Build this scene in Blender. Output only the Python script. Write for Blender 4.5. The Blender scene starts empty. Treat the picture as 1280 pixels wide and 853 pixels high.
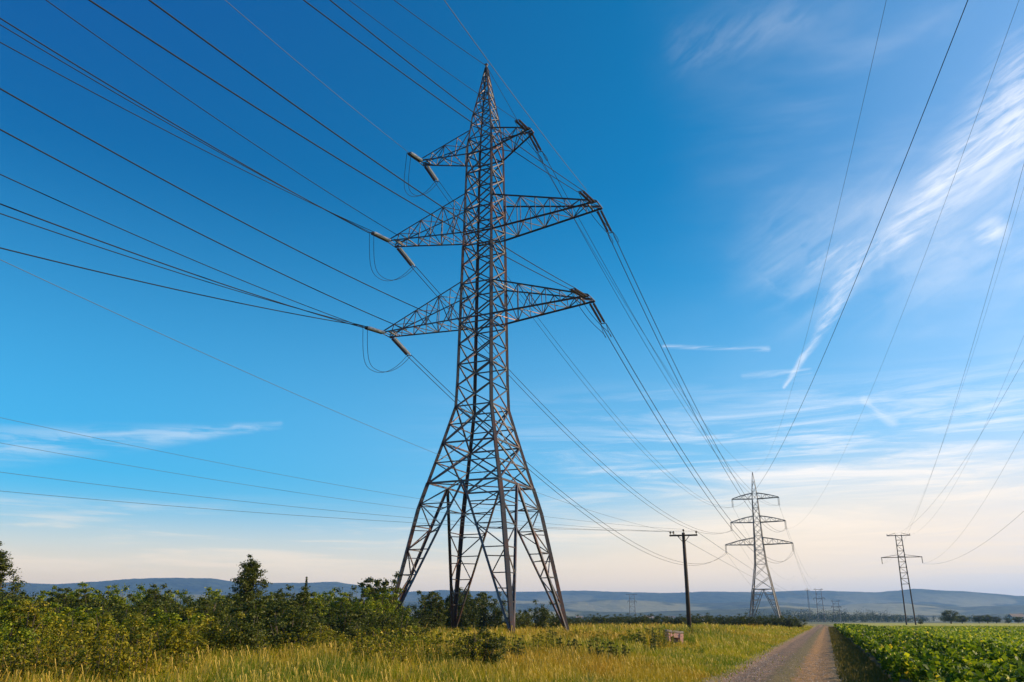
import bpy, math, random
import numpy as np
from mathutils import Vector, Matrix
R = math.radians
scene = bpy.context.scene
COL = scene.collection
random.seed(7)
RNG = np.random.default_rng(11)

# ---------------------------------------------------------------- camera, sky, sun, exposure
EYE = 1.7
F = 1044.0                     # focal length in pixels of the 1280 px photograph
TH = R(18.5)                   # camera pitch
cam_d = bpy.data.cameras.new('camera'); cam = bpy.data.objects.new('camera', cam_d); COL.objects.link(cam)
cam_d.sensor_width = 36; cam_d.lens = 36 * F / 1280
cam_d.clip_start = 0.1; cam_d.clip_end = 60000
cam.location = (0, 0, EYE); cam.rotation_euler = (R(90) + TH, 0, 0)
scene.camera = cam

def ray(px, py):
    """direction through a photograph pixel: x right, y forward (horizontal), z up"""
    x = px - 640; d = py - 426.5
    return (x, F*math.cos(TH) - d*math.sin(TH), F*math.sin(TH) - d*math.cos(TH))
# note: ray() maps d downwards
def _ray(px, py):
    x = px - 640; d = 426.5 - py
    return (x, F*math.cos(TH) - d*math.sin(TH), F*math.sin(TH) + d*math.cos(TH))
ray = _ray
def at(px, py, Y):
    r = ray(px, py); k = Y / r[1]
    return Vector((r[0]*k, Y, EYE + r[2]*k))
def gx(px, Y):                 # x of a ground point seen near the horizon line
    r = ray(px, 780); return r[0]/r[1]*Y
def azel(px, py):
    r = ray(px, py)
    return math.degrees(math.atan2(r[0], r[1])), math.degrees(math.atan2(r[2], math.hypot(r[0], r[1])))

SUN_AZ, SUN_EL = 84.0, 24.0    # azimuth clockwise from +Y
scene.view_settings.view_transform = 'Standard'; scene.view_settings.look = 'None'
scene.view_settings.gamma = 1; scene.view_settings.exposure = 0.34
SKY_STR = 0.108

W = bpy.data.worlds.new('World'); scene.world = W; W.use_nodes = True
nt = W.node_tree; nt.nodes.clear()

class E:                       # tiny arithmetic wrapper round shader sockets
    def __init__(s, t, v): s.t = t; s.v = v
    def _op(s, op, *o, clamp=False):
        n = s.t.nodes.new('ShaderNodeMath'); n.operation = op; n.use_clamp = clamp
        for i, q in enumerate((s,) + o):
            if isinstance(q, E): s.t.links.new(q.v, n.inputs[i])
            else: n.inputs[i].default_value = q
        return E(s.t, n.outputs[0])
    def __add__(s, o): return s._op('ADD', o)
    def __sub__(s, o): return s._op('SUBTRACT', o)
    def __mul__(s, o): return s._op('MULTIPLY', o)
    def __truediv__(s, o): return s._op('DIVIDE', o)
    def sat(s): return s._op('ADD', 0.0, clamp=True)
    def maxi(s, o): return s._op('MAXIMUM', o)
    def abs(s): return s._op('ABSOLUTE')
    def pow(s, o): return s._op('POWER', o)
    def ramp(s, a, b):         # smoothstep a..b -> 0..1
        n = s.t.nodes.new('ShaderNodeMapRange'); n.interpolation_type = 'SMOOTHSTEP'
        s.t.links.new(s.v, n.inputs[0])
        n.inputs[1].default_value = a; n.inputs[2].default_value = b
        return E(s.t, n.outputs[0])
def comb(t, x, y, z=0.0):
    n = t.nodes.new('ShaderNodeCombineXYZ')
    for i, q in enumerate((x, y, z)):
        if isinstance(q, E): t.links.new(q.v, n.inputs[i])
        else: n.inputs[i].default_value = q
    return n.outputs[0]
def noise(t, vec, scale, detail=4, rough=.5, dist=0.0, out=0):
    n = t.nodes.new('ShaderNodeTexNoise'); n.inputs['Scale'].default_value = scale
    n.inputs['Detail'].default_value = detail; n.inputs['Roughness'].default_value = rough
    n.inputs['Distortion'].default_value = dist
    t.links.new(vec, n.inputs['Vector'])
    return E(t, n.outputs[out])
def mixc(t, fac, a, b, mode='MIX'):
    n = t.nodes.new('ShaderNodeMix'); n.data_type = 'RGBA'; n.blend_type = mode
    if isinstance(fac, E): t.links.new(fac.v, n.inputs[0])
    else: n.inputs[0].default_value = fac
    for i, q in ((6, a), (7, b)):
        if isinstance(q, (tuple, list)): n.inputs[i].default_value = (*q[:3], 1)
        else: t.links.new(q, n.inputs[i])
    return n.outputs[2]

sky = nt.nodes.new('ShaderNodeTexSky'); sky.sky_type = 'NISHITA'; sky.sun_disc = False
sky.sun_elevation = R(SUN_EL); sky.sun_rotation = R(SUN_AZ)
sky.air_density = 1.0; sky.dust_density = 1.3; sky.ozone_density = 2.2; sky.altitude = 200
hs = nt.nodes.new('ShaderNodeHueSaturation'); hs.inputs['Saturation'].default_value = 2.0; hs.inputs['Value'].default_value = 1.22
hs.inputs['Hue'].default_value = 0.490
nt.links.new(sky.outputs[0], hs.inputs['Color'])
SKYC = hs
tc = nt.nodes.new('ShaderNodeTexCoord')
sp = nt.nodes.new('ShaderNodeSeparateXYZ'); nt.links.new(tc.outputs['Generated'], sp.inputs[0])
X, Y_, Z = (E(nt, sp.outputs[i]) for i in range(3))
AZ = X._op('ARCTAN2', Y_) * 57.2958
EL = Z._op('ARCSINE') * 57.2958

def seg(p0, p1, w0, w1, soft=1.0):
    """streak between two sky directions (azimuth, elevation in degrees): 1 inside, fading to 0 at half width"""
    (ax, ay), (bx, by) = p0, p1
    dx, dy = bx-ax, by-ay; L2 = dx*dx+dy*dy; L = math.sqrt(L2)
    t = ((AZ-ax)*(dx/L2) + (EL-ay)*(dy/L2))
    u = t.sat()
    d = ((AZ-ax)*(-dy/L) + (EL-ay)*(dx/L)).abs()
    wv = u*(w1-w0) + w0
    over = (t - u)*L
    dd = (d*d + over*over)._op('SQRT') / wv
    return dd.ramp(1.0, 1.0-soft), (AZ*(dx/L) + EL*(dy/L)), (AZ*(-dy/L) + EL*(dx/L))
parts = []
# big feathery cirrus rising to the right edge
P = azel
warp = noise(nt, comb(nt, AZ*.25, EL*.25), 1.0, 3)
def streak(p0, p1, w0, w1, amt, fs, fp, ang, lo=.42, hi=.72, soft=1.0, fade=None):
    m, _, _ = seg(P(*p0), P(*p1), w0, w1, soft)
    c, s = math.cos(R(ang)), math.sin(R(ang))
    al = AZ*c + EL*s; ac = EL*c - AZ*s
    n1 = noise(nt, comb(nt, al*fs + warp*1.2, ac*fp, p0[0]*.01), 1.0, 6, .6, .4).ramp(lo, hi)
    parts.append(m * n1 * amt)
streak((1300, 110), (1125, 290), 4.4, 1.5, .66, .30, 2.4, 18, .26, .80)
streak((1290, 150), (1180, 240), 3.5, 1.8, .45, .3, 2.2, 30, .35, .7)
streak((1120, 300), (1010, 330), 1.6, 1.0, .35, .3, 1.4, 30)
streak((1075, 315), (1030, 405), 1.3, .8, .38, .6, 2.6, 30, .42, .72)
streak((1062, 352), (983, 481), .95, .16, .48, .55, 3.0, 36, .24, .85)
streak((1004, 446), (980, 484), .35, .2, .4, .9, 2.0, 58, .15, .8)
streak((1232, 292), (1242, 288), 1.0, 1.2, .6, .4, 1.2, 20, .25, .6)
streak((830, 433), (960, 436), .22, .28, .30, .3, 4.0, 0, .35, .7)
streak((930, 470), (1012, 464), .35, .3, .3, .3, 3.5, 4, .35, .7)
streak((1080, 500), (1115, 528), .4, .6, .3, .4, 2.0, -30, .3, .6)
streak((-40, 560), (350, 532), 1.8, .35, .36, .16, 1.5, 2, .36, .68)
streak((860, 60), (1000, 20), 2.6, 1.6, .08, .3, 1.2, 28, .3, .7)
streak((1000, 330), (1300, 260), 6, 8, .30, .12, .5, 25, .3, .8)
# long low layers toward the horizon, heavier to the right
lay = noise(nt, comb(nt, AZ*.07, EL*.85, 3.3), 1.0, 9, .66, .8).ramp(.40, .72)
band = (EL.ramp(1.0, 3.5) * EL.ramp(16.5, 9.5)) * AZ.ramp(-12, 22)
parts.append(lay * band * .9)
lay2 = noise(nt, comb(nt, AZ*.09, EL*1.1, 8.3), 1.0, 6, .6, .4).ramp(.45, .72)
parts.append(lay2 * (EL.ramp(1.0, 3.0) * EL.ramp(8.0, 5.0)) * .6)
veil = noise(nt, comb(nt, AZ*.05, EL*.16, 1.3), 1.0, 5, .55, .3).ramp(.40, .8)
parts.append(veil * AZ.ramp(8, 34) * EL.ramp(2, 10) * .30)
dens = parts[0]
for p in parts[1:]: dens = dens + p - dens*p
dens = dens.sat()
cc = mixc(nt, EL.ramp(2.0, 14.0), (9.8, 7.8, 5.3), (8.6, 8.6, 8.9))
deep = mixc(nt, EL.ramp(10, 46) * AZ.ramp(22, -42) * .85, hs.outputs[0], (.03, .62, 2.5))
deep = mixc(nt, EL.ramp(30, 7) * .34, deep, (1.5, 5.2, 8.8))
base = mixc(nt, ((EL - AZ.ramp(-8, 30)*4.0).ramp(8.0, .5) * .9), deep, (11.0, 7.8, 4.2))
base = mixc(nt, (EL.ramp(24, 2) * AZ.ramp(-30, 30) * .30), base, (7.4, 7.4, 7.0))
base = mixc(nt, (AZ.ramp(10, 44) * EL.ramp(60, 20) * .38), base, (5.2, 6.4, 8.8))
out_c = mixc(nt, dens, base, cc)
bg = nt.nodes.new('ShaderNodeBackground'); bg.inputs['Strength'].default_value = SKY_STR
nt.links.new(out_c, bg.inputs['Color'])
wo = nt.nodes.new('ShaderNodeOutputWorld'); nt.links.new(bg.outputs[0], wo.inputs['Surface'])

sun_d = bpy.data.lights.new('sun', 'SUN'); sun_d.energy = 5.0; sun_d.angle = R(.55); sun_d.color = (1, .79, .47)
sun = bpy.data.objects.new('sun', sun_d); COL.objects.link(sun)
sdir = Vector((math.sin(R(SUN_AZ))*math.cos(R(SUN_EL)), math.cos(R(SUN_AZ))*math.cos(R(SUN_EL)), math.sin(R(SUN_EL))))
sun.rotation_euler = sdir.to_track_quat('Z', 'Y').to_euler(); sun.location = (30, -10, 60)

scene.cycles.max_bounces = 6; scene.cycles.transparent_max_bounces = 6
scene.cycles.volume_bounces = 1

# ---------------------------------------------------------------- helpers
def tag(o, label=None, cat=None, group=None, kind=None):
    if label: o['label'] = label
    if cat: o['category'] = cat
    if group: o['group'] = group
    if kind: o['kind'] = kind
    return o
def empty(name, loc=(0,0,0), rz=0.0):
    o = bpy.data.objects.new(name, None); COL.objects.link(o)
    o.location = loc; o.rotation_euler = (0, 0, rz); o.empty_display_size = .5
    return o
def mesh_obj(name, verts, faces, mat, parent=None, attrs=None, smooth=False):
    verts = np.asarray(verts, dtype=np.float32)
    me = bpy.data.meshes.new(name)
    if isinstance(faces, np.ndarray):
        k = faces.shape[1]; nf = faces.shape[0]
        me.vertices.add(len(verts)); me.vertices.foreach_set('co', verts.ravel())
        me.loops.add(nf*k); me.loops.foreach_set('vertex_index', faces.astype(np.int32).ravel())
        me.polygons.add(nf); me.polygons.foreach_set('loop_start', np.arange(0, nf*k, k, dtype=np.int32))
        me.update(calc_edges=True)
    else:
        me.from_pydata([tuple(map(float, v)) for v in verts], [], faces); me.update()
    if attrs:
        for an, av in attrs.items():
            a = me.attributes.new(an, 'FLOAT', 'POINT'); a.data.foreach_set('value', np.asarray(av, dtype=np.float32))
    if smooth: me.polygons.foreach_set('use_smooth', [True]*len(me.polygons))
    me.materials.append(mat)
    o = bpy.data.objects.new(name, me); COL.objects.link(o)
    if parent: o.parent = parent
    return o
def kids(o): return [c for c in COL.objects if c.parent == o]
def copy_thing(root, parts_, loc, rz, scale=None):
    r = root.copy(); COL.objects.link(r); r.location = loc; r.rotation_euler = (0, 0, rz)
    if scale: r.scale = scale
    for p_ in parts_:
        c = p_.copy(); COL.objects.link(c); c.parent = r
    return r

class MB:                      # collects bars, boxes and tubes into one mesh
    def __init__(s): s.v = []; s.f = []
    def prof(s, a, b, pts, up=None):
        a = Vector(a); b = Vector(b); d = (b-a)
        if d.length < 1e-6: return
        d.normalize(); u = Vector(up) if up else (Vector((0,0,1)) if abs(d.z) < .9 else Vector((1,0,0)))
        x = d.cross(u)
        if x.length < 1e-4: x = d.cross(Vector((0,1,0)))
        x.normalize(); y = d.cross(x)
        n = len(pts); k = len(s.v)
        for c in (a, b):
            for (p, q) in pts: s.v.append(c + x*p + y*q)
        for i in range(n):
            j = (i+1) % n; s.f.append((k+i, k+j, k+n+j, k+n+i))
        s.f.append(tuple(range(k+n-1, k-1, -1))); s.f.append(tuple(range(k+n, k+2*n)))
    def bar(s, a, b, w, up=None): h = w/2; s.prof(a, b, [(-h,-h),(h,-h),(h,h),(-h,h)], up)
    def ell(s, a, b, w, up=None, t=None):
        t = t or w*.16; h = w/2
        s.prof(a, b, [(-h,-h),(h,-h),(h,-h+t),(-h+t,-h+t),(-h+t,h),(-h,h)], up)
    def box(s, c, sz):
        c = Vector(c); s.prof(c-Vector((0,0,sz[2]/2)), c+Vector((0,0,sz[2]/2)),
            [(-sz[1]/2,-sz[0]/2),(sz[1]/2,-sz[0]/2),(sz[1]/2,sz[0]/2),(-sz[1]/2,sz[0]/2)], (1,0,0))
    def tube(s, pts, rad, n=6, cap=True):
        pts = [Vector(p) for p in pts]; m = len(pts); k = len(s.v)
        rr = rad if isinstance(rad, (list, tuple)) else [rad]*m
        px = None
        for i, p in enumerate(pts):
            d = (pts[min(i+1,m-1)] - pts[max(i-1,0)]).normalized()
            if px is None:
                u = Vector((0,0,1)) if abs(d.z) < .9 else Vector((1,0,0)); px = d.cross(u).normalized()
            else: px = (px - d*px.dot(d)).normalized()
            y = d.cross(px)
            for j in range(n):
                a = 2*math.pi*j/n; s.v.append(p + (px*math.cos(a) + y*math.sin(a))*rr[i])
        for i in range(m-1):
            for j in range(n):
                q = (j+1) % n
                s.f.append((k+i*n+j, k+i*n+q, k+(i+1)*n+q, k+(i+1)*n+j))
        if cap:
            s.f.append(tuple(k+j for j in range(n-1,-1,-1))); s.f.append(tuple(k+(m-1)*n+j for j in range(n)))
    def build(s, name, mat, parent=None, smooth=False):
        return mesh_obj(name, [tuple(v) for v in s.v], s.f, mat, parent, smooth=smooth)

# ---------------------------------------------------------------- materials
def new_mat(name):
    m = bpy.data.materials.new(name); m.use_nodes = True; t = m.node_tree
    return m, t, t.nodes['Principled BSDF'], t.nodes['Material Output']
def objcoord(t):
    n = t.nodes.new('ShaderNodeTexCoord'); return n.outputs['Object']
def poscoord(t):
    n = t.nodes.new('ShaderNodeNewGeometry'); return n.outputs['Position']
def bump(t, b, h, strength=.3, dist=.02):
    n = t.nodes.new('ShaderNodeBump'); n.inputs['Strength'].default_value = strength; n.inputs['Distance'].default_value = dist
    t.links.new(h.v, n.inputs['Height']); t.links.new(n.outputs[0], b.inputs['Normal'])
def steel_mat(name, base, rust, lo, hi, rough=.55, metal=.35):
    m, t, b, o = new_mat(name); co = objcoord(t)
    n1 = noise(t, co, .45, 5, .65); n2 = noise(t, co, 6.0, 4, .6)
    f = (n1*.7 + n2*.3).ramp(lo, hi)
    c = mixc(t, f, base, rust); c = mixc(t, n2.ramp(.35, .75)*.5, c, tuple(x*.5 for x in base))
    t.links.new(c, b.inputs['Base Color'])
    b.inputs['Roughness'].default_value = rough; b.inputs['Metallic'].default_value = metal
    return m
M = {}
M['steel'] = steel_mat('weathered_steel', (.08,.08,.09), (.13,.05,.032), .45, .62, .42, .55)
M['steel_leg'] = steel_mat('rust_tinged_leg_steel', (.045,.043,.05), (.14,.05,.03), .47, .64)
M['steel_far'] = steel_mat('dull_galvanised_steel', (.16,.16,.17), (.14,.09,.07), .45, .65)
M['dark_pole'] = steel_mat('tarred_timber', (.03,.022,.018), (.06,.035,.025), .4, .6, .8, 0)
m, t, b, o = new_mat('aluminium_conductor'); b.inputs['Base Color'].default_value = (.022,.024,.03,1); b.inputs['Roughness'].default_value = .9; b.inputs['Specular IOR Level'].default_value = .2
M['wire'] = m
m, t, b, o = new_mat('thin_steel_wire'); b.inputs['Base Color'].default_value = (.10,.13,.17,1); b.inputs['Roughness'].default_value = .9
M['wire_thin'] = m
m, t, b, o = new_mat('glazed_brown_insulator'); b.inputs['Base Color'].default_value = (.05,.028,.022,1); b.inputs['Roughness'].default_value = .25
M['insul'] = m
m, t, b, o = new_mat('pale_glass_insulator'); b.inputs['Base Color'].default_value = (.55,.56,.62,1); b.inputs['Roughness'].default_value = .2
M['insul_pale'] = m
m, t, b, o = new_mat('concrete'); n1 = noise(t, objcoord(t), 5, 5)
t.links.new(mixc(t, n1.ramp(.3,.7), (.36,.30,.25), (.22,.17,.14)), b.inputs['Base Color']); b.inputs['Roughness'].default_value = .9
M['concrete'] = m
m, t, b, o = new_mat('faded_pink_paint'); n1 = noise(t, objcoord(t), 7, 5)
t.links.new(mixc(t, n1.ramp(.42,.62), (.62,.30,.25), (.40,.24,.18)), b.inputs['Base Color']); b.inputs['Roughness'].default_value = .85
M['pink'] = m

def leaf_mat(name, ca, cb, cc_, scale=.35, trans=.35):
    """foliage: three tones by clump noise and by leaf"""
    m, t, b, o = new_mat(name)
    n1 = noise(t, poscoord(t), scale, 3); n2 = noise(t, poscoord(t), 2.2, 2)
    at_ = t.nodes.new('ShaderNodeAttribute'); at_.attribute_name = 'tone'
    tn = E(t, at_.outputs['Fac'])
    c = mixc(t, (n1*.6 + tn*.5).ramp(.35,.75), ca, cb)
    c = mixc(t, (n2*.5 + tn*.5).ramp(.52,.80), c, cc_)
    if 'crop' in name: c = mixc(t, tn.ramp(.90,.97)*.8, c, (.62,.44,.04))
    t.links.new(c, b.inputs['Base Color']); b.inputs['Roughness'].default_value = .55
    b.inputs['Specular IOR Level'].default_value = .3
    tr = t.nodes.new('ShaderNodeBsdfTranslucent'); t.links.new(mixc(t, .5, c, (1,1,.6), 'MULTIPLY'), tr.inputs['Color'])
    mx = t.nodes.new('ShaderNodeMixShader'); mx.inputs[0].default_value = trans
    t.links.new(b.outputs[0], mx.inputs[1]); t.links.new(tr.outputs[0], mx.inputs[2]); t.links.new(mx.outputs[0], o.inputs['Surface'])
    return m
M['leaf_bush'] = leaf_mat('olive_shrub_leaves', (.065,.115,.006), (.24,.29,.010), (.56,.50,.018))
M['leaf_dark'] = leaf_mat('dark_shrub_leaves', (.035,.055,.010), (.07,.09,.012), (.13,.14,.016))
M['leaf_tree'] = leaf_mat('green_tree_leaves', (.045,.065,.010), (.10,.12,.012), (.20,.19,.02))
M['leaf_far'] = leaf_mat('far_tree_leaves', (.028,.045,.014), (.045,.065,.018), (.07,.08,.02), .05, .15)
M['leaf_crop'] = leaf_mat('crop_leaves', (.03,.07,.006), (.16,.24,.008), (.55,.56,.02), .6, .45)
M['leaf_weed'] = leaf_mat('yellow_weed_leaves', (.12,.14,.008), (.32,.28,.012), (.55,.40,.03))
m, t, b, o = new_mat('bark'); n1 = noise(t, objcoord(t), 8, 4)
t.links.new(mixc(t, n1.ramp(.3,.7), (.10,.07,.05), (.04,.03,.022)), b.inputs['Base Color']); b.inputs['Roughness'].default_value = .9
M['bark'] = m

# track frame: camera stands on the dirt track; U along the track, V to its right
AZT = R(19.7)
U = np.array([math.sin(AZT), math.cos(AZT)]); V = np.array([math.cos(AZT), -math.sin(AZT)])
def trackco(t):
    sp_ = t.nodes.new('ShaderNodeSeparateXYZ'); t.links.new(poscoord(t), sp_.inputs[0])
    x = E(t, sp_.outputs[0]); y = E(t, sp_.outputs[1])
    return x*float(V[0]) + y*float(V[1]), x*float(U[0]) + y*float(U[1])

m, t, b, o = new_mat('pebble'); at_ = t.nodes.new('ShaderNodeAttribute'); at_.attribute_name = 'tone'
t.links.new(mixc(t, E(t, at_.outputs['Fac']), (.12,.085,.07), (.48,.37,.29)), b.inputs['Base Color']); b.inputs['Roughness'].default_value = .9; M['stone'] = m
# grass
m, t, b, o = new_mat('wild_grass')
pc = poscoord(t); n1 = noise(t, pc, .10, 4, .6); n2 = noise(t, pc, .55, 3); n3 = noise(t, pc, .05, 3)
lat, alo = trackco(t)
at_ = t.nodes.new('ShaderNodeAttribute'); at_.attribute_name = 'tone'; tn = E(t, at_.outputs['Fac'])
c = mixc(t, (n1*.7 + n2*.35 + tn*.12).ramp(.50,.64), (.10,.165,.004), (.52,.42,.010))
c = mixc(t, (n3*.8 + tn*.15 + n2*.15).ramp(.52,.60)*.85, c, (.46,.25,.02))
c = mixc(t, lat.ramp(-14,-5)*.5*n2.ramp(.3,.6), c, (.36,.34,.012)); c = mixc(t, lat.ramp(-1.2,0), c, (.14,.11,.02))  # last mix darkens the verge grass: crop shade painted into the colour
c = mixc(t, tn.ramp(.86,.99)*.8, c, (.58,.42,.10))
t.links.new(c, b.inputs['Base Color']); b.inputs['Roughness'].default_value = .6; b.inputs['Specular IOR Level'].default_value = .25
tr = t.nodes.new('ShaderNodeBsdfTranslucent'); t.links.new(c, tr.inputs['Color'])
mx = t.nodes.new('ShaderNodeMixShader'); mx.inputs[0].default_value = .35
t.links.new(b.outputs[0], mx.inputs[1]); t.links.new(tr.outputs[0], mx.inputs[2]); t.links.new(mx.outputs[0], o.inputs['Surface'])
M['grass'] = m

# ground
m, t, b, o = new_mat('meadow_soil'); pc = poscoord(t)
n1 = noise(t, pc, .10, 4, .6); n2 = noise(t, pc, 3.0, 4, .6); n3 = noise(t, pc, .05, 3)
c = mixc(t, (n1*.7 + n2*.3).ramp(.4,.62), (.10,.12,.015), (.24,.19,.03))
c = mixc(t, n3.ramp(.5,.65)*.5, c, (.28,.16,.04))
sp_ = t.nodes.new('ShaderNodeSeparateXYZ'); t.links.new(pc, sp_.inputs[0])
yy = E(t, sp_.outputs[1])
vo = t.nodes.new('ShaderNodeTexVoronoi'); vo.inputs['Scale'].default_value = 1.0
t.links.new(comb(t, E(t, sp_.outputs[0])*.0022, yy*.0016), vo.inputs['Vector'])
sv = t.nodes.new('ShaderNodeSeparateColor'); t.links.new(vo.outputs['Color'], sv.inputs[0])
far = mixc(t, E(t, sv.outputs[0]).ramp(.2,.9), (.06,.075,.03), (.20,.19,.09))
far = mixc(t, E(t, sv.outputs[1]).ramp(.75,.8)*.7, far, (.34,.31,.20))
c = mixc(t, yy.ramp(380,520), c, far)
t.links.new(c, b.inputs['Base Color']); b.inputs['Roughness'].default_value = .95; bump(t, b, n2, .5, .05)
M['ground'] = m
m, t, b, o = new_mat('gravel_and_dirt'); pc = poscoord(t); lat, alo = trackco(t)
wob = noise(t, pc, .35, 3); l2 = lat + (wob-.5)*.5
n2 = noise(t, pc, 14, 5, .7); n4 = noise(t, pc, 2.0, 4, .6)
vo = t.nodes.new('ShaderNodeTexVoronoi'); vo.inputs['Scale'].default_value = 9; t.links.new(pc, vo.inputs['Vector'])
st = E(t, vo.outputs['Distance'])
sv = t.nodes.new('ShaderNodeSeparateColor'); t.links.new(vo.outputs['Color'], sv.inputs[0]); rnd = E(t, sv.outputs[0])
grav = mixc(t, rnd, (.06,.032,.016), (.34,.19,.10)); grav = mixc(t, n4.ramp(.35,.65)*.5, grav, (.20,.12,.075))
dirt = mixc(t, n2.ramp(.35,.7), (.17,.08,.025), (.40,.21,.07)); dirt = mixc(t, n4.ramp(.45,.62)*.7, dirt, (.12,.07,.02)); dirt = mixc(t, st.ramp(.25,.0)*.5, dirt, (.45,.30,.16))
mid = mixc(t, n2.ramp(.4,.65), (.075,.055,.018), (.17,.12,.04))
c = mixc(t, l2.ramp(-2.0,-1.55), grav, mid); c = mixc(t, l2.ramp(-1.25,-.95), c, dirt)
c = mixc(t, l2.ramp(-3.05,-3.5), c, (.22,.17,.05)); c = mixc(t, (l2 + (n2-.5)*.6).ramp(-.25,.15), c, (.14,.095,.035))
t.links.new(c, b.inputs['Base Color']); b.inputs['Roughness'].default_value = .95
bump(t, b, (st*-.6 + n2), .9, .04)
M['track'] = m
m, t, b, o = new_mat('verge_litter_painted_shade'); pc = poscoord(t); n2 = noise(t, pc, 6, 5, .7); n4 = noise(t, pc, 1.2, 4, .6)
c = mixc(t, n2.ramp(.35,.7), (.085,.058,.02), (.17,.13,.04)); c = mixc(t, n4.ramp(.45,.65)*.6, c, (.07,.08,.018))  # dark litter, with the crop's shade painted into its colours
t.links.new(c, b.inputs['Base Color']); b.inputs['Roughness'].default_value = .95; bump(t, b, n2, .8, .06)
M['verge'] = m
m, t, b, o = new_mat('low_crop_canopy'); pc = poscoord(t); n2 = noise(t, pc, 5, 4, .7); n4 = noise(t, pc, .25, 4, .6); lat, alo = trackco(t)
c = mixc(t, n2.ramp(.35,.68), (.16,.24,.012), (.40,.46,.02)); c = mixc(t, n4.ramp(.45,.65)*.4, c, (.26,.26,.03))
c = mixc(t, (alo + (n4-.5)*40).ramp(150,190)*.75, c, (.36,.30,.035))
t.links.new(c, b.inputs['Base Color']); b.inputs['Roughness'].default_value = .8; bump(t, b, n2, 1.0, .12)
M['low_crop'] = m
m, t, b, o = new_mat('forested_hill'); pc = poscoord(t); n2 = noise(t, pc, .02, 5, .6); n4 = noise(t, pc, .0016, 4, .55)
sp_ = t.nodes.new('ShaderNodeSeparateXYZ'); t.links.new(pc, sp_.inputs[0]); zz = E(t, sp_.outputs[2])
c = mixc(t, n2.ramp(.35,.65), (.014,.026,.014), (.05,.07,.026))
c = mixc(t, n4.ramp(.50,.56)*zz.ramp(190,60)*.85, c, (.24,.22,.11))
t.links.new(c, b.inputs['Base Color']); b.inputs['Roughness'].default_value = .95; bump(t, b, n2, .8, 12)
M['hill'] = m
m, t, b, o = new_mat('pale_plaster'); b.inputs['Base Color'].default_value = (.6,.56,.5,1); b.inputs['Roughness'].default_value = .8; M['plaster'] = m
m, t, b, o = new_mat('clay_roof'); b.inputs['Base Color'].default_value = (.22,.17,.14,1); b.inputs['Roughness'].default_value = .8; M['roof'] = m
m, t, b, o = new_mat('dark_window'); b.inputs['Base Color'].default_value = (.03,.03,.04,1); b.inputs['Roughness'].default_value = .2; M['pane'] = m

# ---------------------------------------------------------------- setting: ground, track, field sheets, hills
def grid(xs, ys, zf):
    xx, yy = np.meshgrid(xs, ys); zz = zf(xx, yy)
    v = np.stack([xx.ravel(), yy.ravel(), zz.ravel()], 1)
    nx, ny = len(xs), len(ys); i = np.arange(nx*ny).reshape(ny, nx)
    f = np.stack([i[:-1,:-1].ravel(), i[:-1,1:].ravel(), i[1:,1:].ravel(), i[1:,:-1].ravel()], 1)
    return v, f
xs = np.array([-14000,-6000,-2500,-1000,-400,-150,-60,0,60,150,400,1000,2500,6000,14000.])
ys = np.array([-1500,-300,-60,0,30,60,120,250,500,1000,2000,4000,8000,14000.])
v, f = grid(xs, ys, lambda x, y: x*0)
tag(mesh_obj('ground', v, f, M['ground']), kind='structure')

def vnoise(x, y, seed=0):
    g = np.random.default_rng(seed).random((256, 256)); xi = np.floor(x).astype(int); yi = np.floor(y).astype(int)
    fx = x-xi; fy = y-yi; fx = fx*fx*(3-2*fx); fy = fy*fy*(3-2*fy); m_ = lambda a, b: g[a % 256, b % 256]
    return (m_(xi,yi)*(1-fx)+m_(xi+1,yi)*fx)*(1-fy) + (m_(xi,yi+1)*(1-fx)+m_(xi+1,yi+1)*fx)*fy
def strip(name, la0, la1, al, zfun, mat, nl=12, bend=None):
    las = np.linspace(la0, la1, nl)
    ll, aa = np.meshgrid(las, al); z = zfun(ll, aa)
    b_ = np.zeros_like(aa) if bend is None else bend(aa)
    x = (ll+b_)*V[0] + aa*U[0]; y = (ll+b_)*V[1] + aa*U[1]
    v = np.stack([x.ravel(), y.ravel(), z.ravel()], 1); ny = len(al)
    i = np.arange(nl*ny).reshape(ny, nl)
    f = np.stack([i[:-1,:-1].ravel(), i[:-1,1:].ravel(), i[1:,1:].ravel(), i[1:,:-1].ravel()], 1)
    return mesh_obj(name, v, f, mat, smooth=True)
bend = lambda a: -np.clip(a-150, 0, None)**2*.00004
al = np.concatenate([np.arange(-20, 8, 1.), np.arange(8, 50, .14), np.geomspace(50, 420, 60)])
def ztrack(l, a):
    ruts = np.exp(-((l+2.85)/.35)**2) + np.exp(-((l+.55)/.35)**2)
    crown = np.exp(-((l+1.65)/.42)**2)
    edge = np.clip(np.minimum(l+3.8, .35-l)/.3, 0, 1)
    return .006 + edge*(.06 - .05*ruts + .06*crown + .03*(vnoise(l*3+60, a*1.1+60, 51)-.5) + .02*(vnoise(l*9+60, a*5+60, 52)-.5))
tag(strip('dirt_track', -3.8, .35, al, ztrack, M['track'], 60, bend), kind='structure')
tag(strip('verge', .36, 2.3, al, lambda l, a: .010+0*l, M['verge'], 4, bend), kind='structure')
al2 = np.concatenate([np.arange(-10, 60, .8), np.geomspace(60, 520, 70)])
def zcrop(l, a):
    e = np.clip((l-5.6)/.6, 0, 1)
    return .006 + e*(.26 + .05*np.sin(l*1.9+np.sin(a*.7))*np.cos(a*1.3) )
v_ = np.concatenate([np.arange(5.6, 40, .5)])
las = np.concatenate([np.arange(5.6, 40, .6), np.geomspace(40, 420, 30)])
ll, aa = np.meshgrid(las, al2); zz = zcrop(ll, aa)
x = ll*V[0] + aa*U[0]; y = ll*V[1] + aa*U[1]
i = np.arange(ll.size).reshape(ll.shape)
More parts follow.
